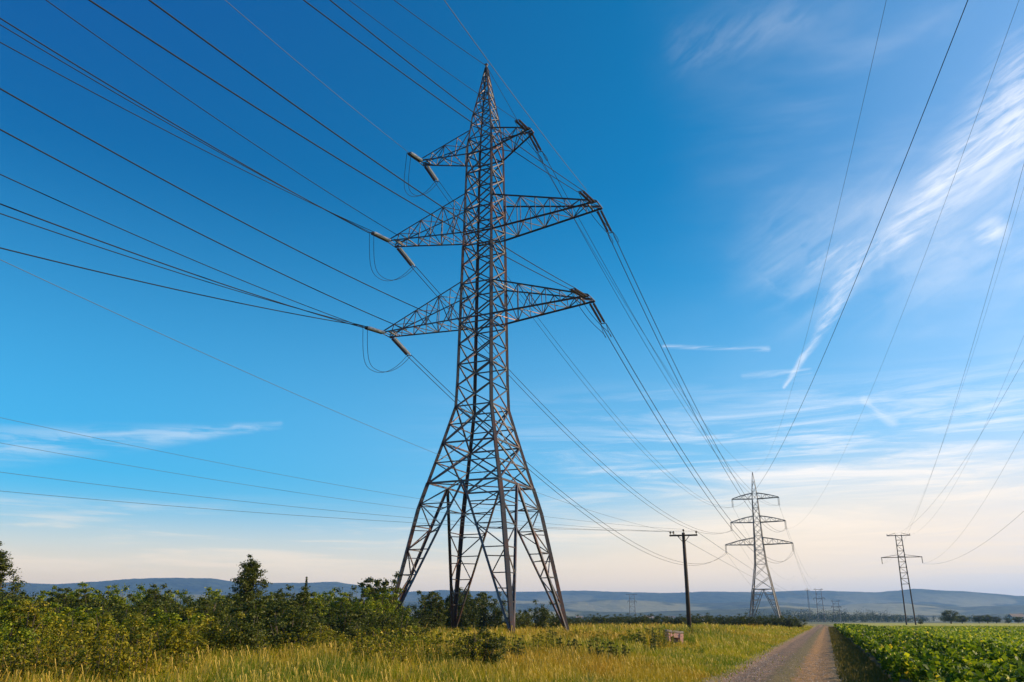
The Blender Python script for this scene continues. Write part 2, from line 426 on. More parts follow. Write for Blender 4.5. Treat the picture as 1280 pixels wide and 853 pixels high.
tag(mesh_obj('field', np.stack([x.ravel(), y.ravel(), zz.ravel()], 1),
    np.stack([i[:-1,:-1].ravel(), i[:-1,1:].ravel(), i[1:,1:].ravel(), i[1:,:-1].ravel()], 1), M['low_crop'], smooth=True), kind='structure')

# hills: ridges by azimuth, each at its own distance
def prof_line(pts, Rk):
    az = [math.atan2(*ray(p, 770)[:2]) for p, y in pts]
    hh = []
    for p, y in pts:
        r = ray(p, y); hh.append(max(0, EYE + r[2]/math.hypot(r[0], r[1])*Rk))
    return np.array(az), np.array(hh)
ridges = [
 (5600, 900, prof_line([(-500,722),(-100,733),(12,727),(60,730),(110,727),(150,724),(200,722),(260,722),(300,728),(340,728),(420,727),(455,733),(500,739),(560,737),(640,739),(740,738),(830,741),(880,739),(950,740),(1010,737),(1060,739),(1100,740),(1145,735),(1200,738),(1280,744),(1500,752),(1800,746)], 5600)),
 (3900, 550, prof_line([(-500,748),(0,742),(120,748),(240,742),(380,746),(480,752),(600,749),(700,752),(780,748),(860,753),(960,751),(1040,756),(1130,752),(1200,758),(1280,756),(1600,760)], 3900)),
 (2600, 350, prof_line([(-500,762),(0,758),(200,762),(400,758),(560,764),(680,761),(800,764),(900,760),(985,757),(1050,761),(1110,765),(1200,767),(1280,765),(1600,766)], 2600)),
]
azs = np.radians(np.linspace(-62, 62, 420)); rs = np.concatenate([np.arange(1900, 4600, 50), np.arange(4600, 7600, 60)])
aa, rr = np.meshgrid(azs, rs)
hx = np.sin(aa)*rr; hy = np.cos(aa)*rr
hz = np.full_like(aa, -6.0)
for Rk, wk, (pa, ph) in ridges:
    h = np.interp(aa, pa, ph); s_ = (rr-Rk-(vnoise(aa*14, aa*0+3, 5)-.5)*wk*.0)/wk
    g = np.where(s_ < 0, np.exp(-s_**2*1.2), np.exp(-s_**2*.5))
    spur = 1 - .55*np.clip(-s_, 0, 1)*(vnoise(hx/320, hy/320, 9))
    hz = np.maximum(hz, h*g*spur - 4)
hz += (vnoise(hx/90, hy/90, 3)-.5)*np.clip(hz/60, 0, 1)*7 + (vnoise(hx/30, hy/30, 4)-.5)*np.clip(hz/60, 0, 1)*4
i = np.arange(aa.size).reshape(aa.shape)
tag(mesh_obj('hills', np.stack([hx.ravel(), hy.ravel(), hz.ravel()], 1),
    np.stack([i[:-1,:-1].ravel(), i[:-1,1:].ravel(), i[1:,1:].ravel(), i[1:,:-1].ravel()], 1), M['hill'], smooth=True), kind='structure')

# haze
HZ = 300
mb = MB(); mb.box((0, 3000, (HZ-8)/2), (18000, 12000, HZ+8))
m = bpy.data.materials.new('thin_air'); m.use_nodes = True; t = m.node_tree; t.nodes.clear()
pv = t.nodes.new('ShaderNodeVolumePrincipled'); pv.inputs['Color'].default_value = (.22,.48,1.0,1)
pv.inputs['Density'].default_value = .0001; pv.inputs['Anisotropy'].default_value = .2
mo = t.nodes.new('ShaderNodeOutputMaterial'); t.links.new(pv.outputs[0], mo.inputs['Volume'])
tag(mb.build('haze', m), kind='stuff')

# ---------------------------------------------------------------- lattice pylons
def smooth_interp(z, prof): return float(np.interp(z, [p[0] for p in prof], [p[1] for p in prof]))
def disc_string(mb, a, b, rad, n):
    a = Vector(a); b = Vector(b); pts = [a]; rr = [.03]
    for i in range(n):
        for f_, r_ in ((.12,.05),(.3,rad),(.62,rad*.85),(.78,.05)):
            pts.append(a.lerp(b, .06 + .88*(i+f_)/n)); rr.append(r_)
    pts.append(b); rr.append(.03); mb.tube(pts, rr, 8)

def pylon(label, loc, rz, prof, top, belt, levels, arms, wl, wb, wa, tension, group=None, ins_mats=None):
    root = empty('lattice_pylon', loc, rz); tag(root, label, 'electricity pylon', group)
    h = lambda z: smooth_interp(z, prof)/math.sqrt(2)
    C = lambda sx, sy, z: Vector((sx*h(z), sy*h(z), z))
    ztip = top
    zs = sorted(set([p[0] for p in prof] + list(levels) + [belt]))
    for sx in (-1, 1):
        for sy in (-1, 1):
            mb = MB(); zz_ = [z for z in zs if z <= ztip]
            for z0, z1 in zip(zz_[:-1], zz_[1:]):
                w = wl*(1.25 if z1 < 15 else 1.0 if z1 < 36 else .75 if z1 < 47 else .5)
                mb.ell(C(sx,sy,z0), C(sx,sy,z1), w, (sx,sy,0))
            mb.build('leg', M['steel_leg'] if tension else M['steel_far'], root)
            mf = MB(); mf.prof((sx*h(0),sy*h(0),-.3), (sx*h(0),sy*h(0),.45), [(-.5,-.5),(.5,-.5),(.5,.5),(-.5,.5)], (1,0,0))
            mf.build('footing', M['concrete'], root)
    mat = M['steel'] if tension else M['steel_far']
    faces = [((-1,-1),(1,-1)), ((1,-1),(1,1)), ((1,1),(-1,1)), ((-1,1),(-1,-1))]
    lowb = MB(); low2 = MB(); mid = MB(); upp = MB()
    for (a, b) in faces:
        mdt = (C(*a, belt) + C(*b, belt))*.5
        lowb.ell(C(*a,belt), C(*b,belt), wb*1.1)
        nrm = Vector((a[0]+b[0], a[1]+b[1], 0)).normalized()
        for s in (a, b):
            foot = C(*s, .35); lowb.ell(foot, mdt, wb*1.5, tuple(nrm))
            # sub bracing between leg and main diagonal
            n = 6; prev = None
            for k in range(1, n):
                q = (k/n)**.85
                pd = foot.lerp(mdt, q); pl = C(*s, foot.z + (belt-foot.z)*q)
                low2.bar(pl, pd, wb*.62)
                if prev: low2.bar(prev[k % 2], (pl, pd)[1-(k % 2)], wb*.62)
                prev = (pl, pd)
            low2.bar(prev[0], mdt, wb*.6)
    # hip bracing joining neighbouring faces inside each leg
    for (sx, sy) in ((1,1),(1,-1),(-1,1),(-1,-1)):
        for q in (.3, .5, .68, .84):
            z = .35 + (belt-.35)*q
            f0 = C(sx,sy,.35); m1 = (C(sx,sy,belt)+C(-sx,sy,belt))*.5; m2 = (C(sx,sy,belt)+C(sx,-sy,belt))*.5
            low2.bar(f0.lerp(m1, q), f0.lerp(m2, q), wb*.6)
            low2.bar(C(sx,sy,z), f0.lerp(m1, q).lerp(f0.lerp(m2, q), .5), wb*.5)
    low2.bar(C(-1,-1,belt), C(1,1,belt), wb*.7); low2.bar(C(1,-1,belt), C(-1,1,belt), wb*.7)
    lv = [z for z in levels if z >= belt]
    for i in range(len(lv)-1):
        z0, z1 = lv[i], lv[i+1]; T = mid if z1 <= 20.5 else upp; w = wb*(1.0 if z1 <= 20.5 else .78)
        if z1 > 46.5: w *= .7
        for (a, b) in faces:
            T.bar(C(*a,z0), C(*b,z1), w); T.bar(C(*b,z0), C(*a,z1), w)
            if i % 2 == 0 or z1 <= 20.5: T.bar(C(*a,z0), C(*b,z0), w)
            if tension and z1 - z0 > 2.6:      # redundant members
                c = (C(*a,z0)+C(*b,z1))*.5
                T.bar(C(*a,(z0+z1)/2), c, w*.7); T.bar(C(*b,(z0+z1)/2), c, w*.7)
                T.bar(C(*a,(z0+z1)/2), (C(*a,z0)+C(*b,z0))*.5, w*.6)
                T.bar(C(*b,(z0+z1)/2), (C(*a,z1)+C(*b,z1))*.5, w*.6)
    lowb.build('portal_bracing', mat, root); low2.build('leg_bracing', mat, root)
    mid.build('body_bracing', mat, root); upp.build('shaft_bracing', mat, root)
    pk = MB(); pk.bar((0,0,ztip-.5), (0,0,ztip+.35), .16); pk.box((0,0,ztip+.36), (.3,.3,.08)); pk.build('peak_cap', mat, root)
    tips = {}
    for (key, side, zb, zt, L, tz, tw, nseg, wgt) in arms:
        mb = MB()
        bc = [C(side, s, zb) for s in (-1, 1)]; tcn = [C(side, s, zt) for s in (-1, 1)]
        bt = [Vector((side*L, s*tw, tz)) for s in (-1, 1)]; tt = [Vector((side*(L-.15), s*tw*.8, tz+.16)) for s in (-1, 1)]
        arch = .22 if not tension else .0
        def TP(s, q):
            p = tcn[s].lerp(tt[s], q); p.z += arch*math.sin(math.pi*q)*(zt-zb)*.4; return p
        def BP(s, q):
            p = bc[s].lerp(bt[s], q); return p
        for s in (0, 1):
            for k in range(nseg):
                q0, q1 = k/nseg, (k+1)/nseg
                mb.ell(BP(s,q0), BP(s,q1), wa*1.6*wgt); mb.ell(TP(s,q0), TP(s,q1), wa*1.35*wgt)
                mb.bar(BP(s,q0) if k % 2 else TP(s,q0), TP(s,q1) if k % 2 else BP(s,q1), wa*.8)
                mb.bar(BP(s,q1), TP(s,q1), wa*.7)
        for k in range(nseg):
            q0, q1 = k/nseg, (k+1)/nseg
            mb.bar(BP(0,q1), BP(1,q1), wa*.8); mb.bar(TP(0,q1), TP(1,q1), wa*.6)
            mb.bar(BP(k%2,q0), BP(1-k%2,q1), wa*.7); mb.bar(TP(k%2,q0), TP(1-k%2,q1), wa*.6)
        if tension:
            # tie members inside the shaft and end plates
            mb.ell(C(-side,-1,zb), C(side,-1,zb), wa*1.4); mb.ell(C(-side,1,zb), C(side,1,zb), wa*1.4)
            mb.bar(bt[0]+Vector((-.9*side,0,0)), bt[1]+Vector((-.9*side,0,0)), wa*1.6)
            mb.box((side*(L-.3), -tw, tz-.03), (.5,.06,.2)); mb.box((side*(L-.3), tw, tz-.03), (.5,.06,.2))
        mb.build('crossarm', mat, root)
        if tension:
            ends = {}
            pale = (side < 0)
            for d in (1, -1):
                Ls = 3.1 if key[1] != 'T' else 2.3
                a = Vector((side*(L-.35), d*tw, tz-.08)); e = a + Vector((0, d*Ls, -Ls*(.30 if d > 0 else .13)))
                for o_ in (-.16, .16):
                    ib = MB(); disc_string(ib, a+Vector((o_,0,0)), e+Vector((o_,0,0)), .15 if side < 0 else .12, 14); ib.build('insulator_string', M['insul_pale'] if (pale and o_ > 0) else M['insul'], root)
                yb = MB(); yb.bar(e+Vector((-.26,0,0)), e+Vector((.26,0,0)), .06)
                yb.build('yoke_plate', mat, root); yb = MB()
                yb.bar(a+Vector((-.22,0,0)), a+Vector((.22,0,0)), .06)
                yb.build('yoke_plate', mat, root)
                ends[d] = e
            for o_ in (-.25, .25):
                a, b = ends[-1]+Vector((o_,0,0)), ends[1]+Vector((o_,0,0))
                pts = []
                for k in range(17):
                    q = k/16; p = a.lerp(b, q); p.z -= 2.6*(1-abs(2*q-1)**2.6)
                    p.x += side*1.5*math.sin(math.pi*q); pts.append(p)
                jb = MB(); jb.tube(pts, .024, 5); jb.build('jumper_loop', M['wire'], root)
            tips[key] = ends
        else:
            a = Vector((side*(L-.2), 0, tz)); e = a - Vector((0,0,2.8))
            for o_ in (-.45, .45):
                ib = MB(); disc_string(ib, a+Vector((o_*.4,0,0)), e+Vector((o_*.4,0,0)), .12, 10); ib.build('insulator_string', M['insul'], root)
            yb = MB(); yb.bar(e+Vector((-.45,0,-.05)), e+Vector((.45,0,-.05)), .1); yb.build('yoke', mat, root)
            tips[key] = {1: e, -1: e}
    mtx = Matrix.Translation(loc) @ Matrix.Rotation(rz, 4, 'Z')
    return root, {k: {d: mtx @ p for d, p in v.items()} for k, v in tips.items()}, mtx @ Vector((0,0,ztip+.2)), mtx

ROT1 = R(-25)
lev = [12.6, 16.1, 19.4]
z = 19.4
while z < 46.2: z += 1.92; lev.append(round(z, 2))
lev += [47.9, 49.2, 50.4, 51.6, 52.7, 53.8, 55.0]
prof1 = [(0,7.9),(2.66,7.28),(10.4,5.45),(12.6,4.7),(16.1,3.5),(19.4,2.42),(22,2.3),(34,2.06),(45.6,1.81),(48.8,1.40),(51.6,.78),(55.0,.10)]
arms1 = [('LL',-1,27.6,31.2,10.6,27.8,.75,7,1.0), ('RL',1,27.6,30.9,10.5,28.1,.75,7,1.0),
         ('LU',-1,36.2,40.3,10.5,37.4,.75,7,1.0), ('RU',1,36.0,39.6,11.5,36.9,.75,7,1.0),
         ('LT',-1,44.6,47.3,7.4,45.8,.45,4,1.0), ('RT',1,44.6,47.0,5.0,46.3,.4,3,.85)]
P1 = Vector((-2.6, 71.7, 0))
big, tips1, peak1, mtx1 = pylon('huge rust tinged steel lattice pylon towering over the meadow in the centre', P1, ROT1, prof1, 55.0, 12.6, lev, arms1, .26, .13, .085, True)

P2 = Vector((92.5, 320.8, 0)); ROT2 = R(-20.5)
lev2 = [12.6, 17, 21.5]; z = 21.5
while z < 52: z += 2.6; lev2.append(z)
prof2 = [(0,7.9),(12.6,5.0),(21.5,2.9),(30,2.1),(47,1.3),(51,.8),(55.5,.12)]
arms2 = [('LL',-1,28.6,31.2,12.4,28.8,.4,6,1.3), ('RL',1,28.6,31.2,12.2,28.8,.4,6,1.3),
         ('LU',-1,36.8,39.2,9.8,37.0,.4,5,1.3), ('RU',1,36.8,39.2,10.4,37.0,.4,5,1.3),
         ('LT',-1,45.6,47.8,8.6,45.8,.35,5,1.3), ('RT',1,45.6,47.8,8.8,45.8,.35,5,1.3)]
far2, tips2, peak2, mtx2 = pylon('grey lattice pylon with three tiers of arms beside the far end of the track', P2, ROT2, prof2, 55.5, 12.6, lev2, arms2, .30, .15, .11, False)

# H-frame mast on the right
def h_frame(label, loc, rz, H, s0, s1, leg_r, bars, mat, rung_from=.45, nr=9):
    root = empty('twin_leg_pylon', loc, rz); tag(root, label, 'electricity pylon')
    for sx in (-1, 1):
        mb = MB()
        mb.tube([(sx*(s0+(s1-s0)*q), 0, H*q) for q in (0,.25,.5,.75,1)], [leg_r*(1.15-.5*q) for q in (0,.25,.5,.75,1)], 10)
        mb.build('leg', mat, root)
    rg = MB()
    for k in range(nr):
        q = rung_from + (1-rung_from)*k/nr; xa = s0+(s1-s0)*q; q2 = rung_from + (1-rung_from)*(k+1)/nr; xb = s0+(s1-s0)*q2
        rg.bar((-xa,0,H*q), (xa,0,H*q), leg_r*.8)
        sg = 1 if k % 2 else -1; rg.bar((-sg*xa,0,H*q), (sg*xb,0,H*min(q2,.995)), leg_r*.5)
    rg.build('rung_bracing', mat, root)
    tp = []
    for (zb, L, drop) in bars:
        cb = MB(); cb.bar((-L,0,zb), (L,0,zb), leg_r*1.1); cb.bar((-L,0,zb), (-s1,0,zb+leg_r*4), leg_r*.6); cb.bar((L,0,zb), (s1,0,zb+leg_r*4), leg_r*.6)
        cb.build('crossarm', mat, root)
        for sx in (-1, 1):
            a = Vector((sx*(L-.15), 0, zb)); 
            if drop: ib = MB(); disc_string(ib, a, a-Vector((0,0,drop)), .2, 8); ib.build('insulator_string', M['insul'], root)
            else: ib = MB(); ib.tube([a, a+Vector((0,0,.6))], .12, 6); ib.build('insulator_string', M['insul'], root)
            tp.append(Matrix.Translation(loc) @ Matrix.Rotation(rz,4,'Z') @ (a-Vector((0,0,drop))))
    return root, tp
pH = at(1139, 781, 300); pH.z = 0
HH, tipsH = h_frame('narrow twin legged pylon with two crossbars standing in the green field', pH, R(-18), 30.3, 1.45, .95, .22,
                    [(30.0, 3.8, 0), (22.6, 6.6, 2.2)], M['dark_pole'])
for (px, pty, H, Y, s0, s1, lr, brs, lab) in [
    (791, 742, 24, 780, 2.6, 2.2, .26, [(23.7,5,0),(18,4,1.5)], 'small hazy twin legged pylon far beyond the dark hedge'),
    (1027, 736, 29, 800, 3.0, 2.2, .32, [(28.6,4.0,0),(21,5,1.5)], 'faint twin legged pylon in the haze just right of the grey lattice pylon'),
    (1047, 750, 21, 900, 3.1, 2.6, .34, [(20.6,4.4,0),(15,5,1.5)], 'faintest squat twin legged pylon far off above the track end')]:
    q = at(px, 775, Y); q.z = 0
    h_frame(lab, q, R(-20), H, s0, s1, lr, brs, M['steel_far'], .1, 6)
q = at(1013, 775, 780); q.z = 0
tm = empty('lattice_mast', q, R(-20)); tag(tm, 'single slim hazy mast with one short crossbar beyond the far pylon', 'mast')
mb = MB(); Hm = 28
for cx in (-1,1):
    for cy in (-1,1): mb.bar((cx*.7,cy*.7,0), (cx*.25,cy*.25,Hm), .24)
for k in range(14):
    w0 = .7-.45*k/14; w1 = .7-.45*(k+1)/14; sg = 1 if k % 2 else -1
    for cy in (-1,1): mb.bar((-sg*w0,cy*w0,Hm*k/14), (sg*w1,cy*w1,Hm*(k+1)/14), .14)
mb.build('mast_shaft', M['steel_far'], tm)
mb = MB(); mb.bar((-2.4,0,Hm-.6), (2.4,0,Hm-.6), .3); mb.bar((-2.4,0,Hm-.6),(0,0,Hm+1), .16); mb.bar((2.4,0,Hm-.6),(0,0,Hm+1), .16); mb.build('crossarm', M['steel_far'], tm)

# wooden pole
pp = at(862, 790, 84); PP = Vector((pp.x, 84, 0))
up = empty('utility_pole', PP, R(-14)); tag(up, 'dark wooden utility pole with a single short crossarm in the meadow', 'utility pole')
Hp = (at(854.5, 666, 84).z)
mb = MB(); mb.tube([(0,0,-.2),(0.02,0,Hp*.5),(0,0,Hp)], [.22,.185,.15], 12); mb.build('pole_shaft', M['dark_pole'], up, True)
mb = MB(); mb.bar((-1.35,-.17,Hp-.28), (1.35,-.17,Hp-.28), .15); mb.bar((-.6,-.17,Hp-.3),(0,-.14,Hp-1.0), .06); mb.bar((.6,-.17,Hp-.3),(0,-.14,Hp-1.0), .06); mb.build('crossarm', M['dark_pole'], up)
ptips = []
for ox in (-1.25, -.95, 1.25, .02):
    mb = MB(); zb = Hp-.2 if ox != .02 else Hp
    mb.tube([(ox,-.17 if ox != .02 else 0,zb),(ox,-.17 if ox != .02 else 0,zb+.12),(ox,-.17 if ox != .02 else 0,zb+.16),(ox,-.17 if ox != .02 else 0,zb+.3),(ox,-.17 if ox != .02 else 0,zb+.34)], [.03,.03,.1,.085,.03], 8)
    mb.build('pin_insulator', M['insul'], up, True)
    ptips.append(Matrix.Translation(PP) @ Matrix.Rotation(R(-14),4,'Z') @ Vector((ox,-.17,zb+.3)))

# broken pink box beside the pole
bp = at(843, 797, 62); bp.z = 0
bx = empty('utility_box', bp, R(24)); bx.scale = (.75, .75, .78); tag(bx, 'broken faded pink box leaning in the grass left of the wooden pole', 'box')
mb = MB()
mb.prof((-.62,0,0), (-.78,.03,1.22), [(-.07,-.3),(.07,-.3),(.07,.3),(-.07,.3)], (0,1,0)); mb.build('side_panel', M['pink'], bx)
mb = MB(); mb.prof((.55,0,0), (.62,-.03,1.05), [(-.18,-.3),(.18,-.3),(.18,.3),(-.18,.3)], (0,1,0)); mb.build('side_panel', M['pink'], bx)
mb = MB(); mb.prof((-.95,0,1.32), (.85,0,1.16), [(-.3,-.09),(.3,-.09),(.3,.09),(-.3,.09)], (0,0,1)); mb.build('lid', M['concrete'], bx)
mb = MB(); mb.prof((-.58,-.24,.98), (.5,-.24,.88), [(-.02,-.2),(.02,-.2),(.02,.2),(-.02,.2)], (0,0,1)); mb.build('front_panel', M['pink'], bx)
mb = MB(); mb.box((0,.22,.5), (1.1,.05,.9)); mb.build('back_panel', M['concrete'], bx)

# ---------------------------------------------------------------- wires
def wire_pts(A, B, sag, t0=0.0, t1=1.0, n=48):
    out = []
    for k in range(n+1):
        q = t0 + (t1-t0)*k/n; p = A.lerp(B, q); p.z -= 4*sag*q*(1-q); out.append(p)
    return out
def wire(pts, rad, label, group, mat='wire', name='power_line'):
    mb = MB(); mb.tube(pts, rad, 5); o = mb.build(name, M[mat])
    tag(o, label, 'power line', group); return o
def back_wire(A, px, py, beta, curv, length=130, n=60):
    """from attachment A, heading back over the camera's left, through the sky direction of (px,py)"""
    bd = Vector((-math.sin(R(beta)), -math.cos(R(beta)), 0))
    r = ray(px, py)
    # A.xy + s*bd.xy = k*r.xy
    a11, a12, a21, a22 = bd.x, -r[0], bd.y, -r[1]
    det = a11*a22 - a12*a21
    s = (-A.x*a22 + A.y*a12)/det; k = (-a11*A.y + a21*A.x)/det
    zp = EYE + k*r[2]
    b1 = (zp - A.z - curv*s*s)/s      # z = A.z + b1*s + curv*s^2
    pts = []
    for i in range(n+1):
        q = length*i/n; pts.append(Vector((A.x+bd.x*q, A.y+bd.y*q, A.z + b1*q + curv*q*q)))
    return pts
def L1(x, y, z): return mtx1 @ Vector((x, y, z))
off = lambda P_, o_: P_ + (mtx1.to_3x3() @ Vector((o_,0,0)))
T = tips1
backs = [
 (off(T['LL'][-1],-.25), 0, 255, 25, 'LL', 'upper cable of the close pair sagging to the pylon lower left arm'),
 (off(T['LL'][-1],.25), 0, 267, 25, 'LL', 'lower cable of the close pair sagging to the pylon lower left arm'),
 (off(T['LL'][-1],-.1), 0, 218, 24, 'LL', 'cable just above the close pair on the way to the lower left arm tip'),
 (off(T['LL'][-1],.3), 0, 310, 28, 'LL', 'lowest dark cable from the left edge to the pylon lower left insulators'),
 (L1(-7.6,-.9,27.6), 0, 162, 25, 'LL', 'long cable from left edge to the outer half of the lower left arm'),
 (L1(-4.8,-1.2,28.6), 0, 111, 25, 'LL', 'long dark cable from the left edge to the middle of the lower left arm'),
 (off(T['LU'][-1],-.3), 0, 23, 25, 'LU', 'topmost thick cable entering at the upper left corner toward the upper left arm'),
 (off(T['LU'][-1],-.1), 0, 31, 25.3, 'LU', 'cable hugging just beneath the topmost thick cable from the upper left corner'),
 (off(T['LU'][-1],.25), 0, 53, 25.5, 'LU', 'single cable below the thick upper left corner cables'),
 (L1(-9.0,-.9,37.6), 57, 0, 25, 'LU', 'first cable from the left that leaves through the top edge'),
 (off(T['RL'][-1],-.2), 111, 0, 25, 'RL', 'second cable from the left that leaves through the top edge'),
 (off(T['RL'][-1],.3), 186, 0, 23, 'RL', 'third cable from the left that leaves through the top edge'),
 (T['LT'][-1].copy(), 281, 0, 24, 'LT', 'faint cable from the top edge to the small topmost left arm'),
 (off(T['RU'][-1],-.3), 379, 0, 26, 'RU', 'left cable of the pair dropping from the top edge behind the pylon peak'),
 (off(T['RU'][-1],.2), 412, 0, 26, 'RU', 'right cable of the pair dropping from the top edge behind the pylon peak'),
 (T['RT'][-1].copy(), 436, 0, 26, 'RT', 'thin cable from the top edge to the small topmost right arm'),
 (peak1.copy(), 492, 0, 25, 'EW', 'earth wire from the top edge straight to the tip of the big pylon'),
 (off(T['RU'][-1],.5), 555, 0, 21, 'RU', 'pale thin cable from the top edge passing right of the pylon peak'),
]
for (A, px, py, be, grp, lab) in backs:
    thin = grp in ('LT','RT') or px in (555,)
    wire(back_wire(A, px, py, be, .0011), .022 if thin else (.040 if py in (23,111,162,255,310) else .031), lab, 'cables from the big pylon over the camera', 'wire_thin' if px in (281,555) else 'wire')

names = {'LL':'lower left','RL':'lower right','LU':'upper left','RU':'upper right','LT':'small topmost left','RT':'small topmost right'}
for k in ('LL','RL','LU','RU','LT','RT'):
    for j, o_ in enumerate((-.25, .25)):
        A = off(T[k][1], o_); B = tips2[k][-1] + (mtx2.to_3x3() @ Vector((o_*1.6,0,-.1)))
        wire(wire_pts(A, B, 9.5 + (0 if j else .5) + (1.0 if k[1] == 'L' else 0)), .036 if k[1] != 'T' else .026,
             ('left' if j == 0 else 'right') + ' of two cables from the ' + names[k] + ' arm to the grey pylon', 'cables between the two lattice pylons')
wire(wire_pts(peak1, peak2, 7), .024, 'earth wire joining the tips of the big pylon and the grey pylon', 'cables between the two lattice pylons')
# onward from the grey pylon
for k in ('LL','RL','LU','RU','LT','RT'):
    A = tips2[k][1]; B = A + Vector((math.sin(R(20.8)), math.cos(R(20.8)), 0))*420; B.z = A.z - 6
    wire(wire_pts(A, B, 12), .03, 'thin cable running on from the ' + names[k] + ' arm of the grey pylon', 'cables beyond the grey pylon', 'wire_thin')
# parallel line from over the camera's right shoulder
def side_wire(A, px, py, Y, sag, label, rad=.03, mat='wire', ext=1.35, group='cables crossing the right of the sky'):
    B = at(px, py, Y); full = A + (B-A)*ext
    B2 = B; pts = []
    n = 60
    for k in range(n+1):
        q = ext*k/n; p = A + (B-A)*q; p.z -= 4*sag*q*(1-q); pts.append(p)
    wire(pts, rad, label, group, mat)
side_wire(tips2['LT'][-1], 1210, 0, 38, 7, 'darkest single cable sweeping from the top edge down to the grey pylon', .026)
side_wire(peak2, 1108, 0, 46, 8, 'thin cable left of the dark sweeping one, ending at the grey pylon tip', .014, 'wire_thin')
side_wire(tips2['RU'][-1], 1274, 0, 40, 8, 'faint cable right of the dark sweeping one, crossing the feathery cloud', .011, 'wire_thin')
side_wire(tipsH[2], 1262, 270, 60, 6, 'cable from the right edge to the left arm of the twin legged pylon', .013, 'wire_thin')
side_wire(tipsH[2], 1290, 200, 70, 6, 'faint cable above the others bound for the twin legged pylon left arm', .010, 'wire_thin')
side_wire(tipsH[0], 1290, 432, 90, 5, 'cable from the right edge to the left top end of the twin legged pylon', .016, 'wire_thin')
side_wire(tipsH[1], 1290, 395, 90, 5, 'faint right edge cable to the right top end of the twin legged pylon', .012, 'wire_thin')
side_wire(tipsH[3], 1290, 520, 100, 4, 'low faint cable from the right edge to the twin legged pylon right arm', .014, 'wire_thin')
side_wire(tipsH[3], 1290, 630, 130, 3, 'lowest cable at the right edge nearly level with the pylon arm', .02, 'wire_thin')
# distribution wires to the wooden pole
for (px, py, Y, tip, sag, lab, rad) in [
    (-10, 520, 40, 3, .9, 'uppermost of the low wires crossing the left sky to the wooden pole', .010),
    (-10, 552, 41, 0, .8, 'second of the low wires crossing the left sky to the wooden pole', .010),
    (-10, 589, 46, 1, .7, 'third of the low wires crossing the left sky to the wooden pole', .012),
    (-10, 613, 48, 2, .6, 'lowest of the wires crossing the left sky to the wooden pole', .013),
    (-10, 320, 22, 0, 1.0, 'steep single wire from mid left edge passing low behind the big pylon', .010)]:
    side_wire(ptips[tip], px, py, Y, sag, lab, rad, 'wire_thin', 1.3, 'low wires to the wooden pole')
q = at(1013, 742, 780)
for tip, lab in ((0,'left'),(2,'right')):
    wire(wire_pts(ptips[tip], q, 4), .022, 'thin wire running on from the ' + lab + ' end of the pole crossarm', 'low wires to the wooden pole', 'wire_thin')

# ---------------------------------------------------------------- vegetation
def leaves(cent, rad, per, size, rng, flat=.85, aspect=.6, fill=.12):
    """leaf quads spread through clumps. cent (n,3) rad (n,)"""
    n = len(cent)*per
    c = np.repeat(cent, per, 0); r = np.repeat(rad, per)
    d = rng.normal(size=(n,3)); d /= np.linalg.norm(d, axis=1)[:,None]
    rr = r*(fill + (1-fill)*rng.random(n)**.7)*(.75+.85*rng.random(n)**2)
    p = c + d*rr[:,None]*np.array([1,1,flat])
    p[:,2] = np.maximum(p[:,2], .05)
    nrm = d*.7 + rng.normal(size=(n,3))*.6 + np.array([0,0,.35]); nrm /= np.linalg.norm(nrm, axis=1)[:,None]
    t = np.cross(nrm, rng.normal(size=(n,3))); t /= np.linalg.norm(t, axis=1)[:,None]
    b = np.cross(nrm, t); s = size*(.6+.8*rng.random(n))
    L = (t*s[:,None])*.5; Wd = (b*(s*aspect)[:,None])*.5
    bend = nrm*(s*.12)[:,None]
    v = np.stack([p-L-bend, p+Wd+bend*.4, p+L-bend, p-Wd+bend*.4], 1).reshape(-1,3)
    f = np.arange(n*4).reshape(n,4)
    tone = np.repeat(np.clip(rng.normal(.5,.22,n),0,1), 4)
    return v, f, tone
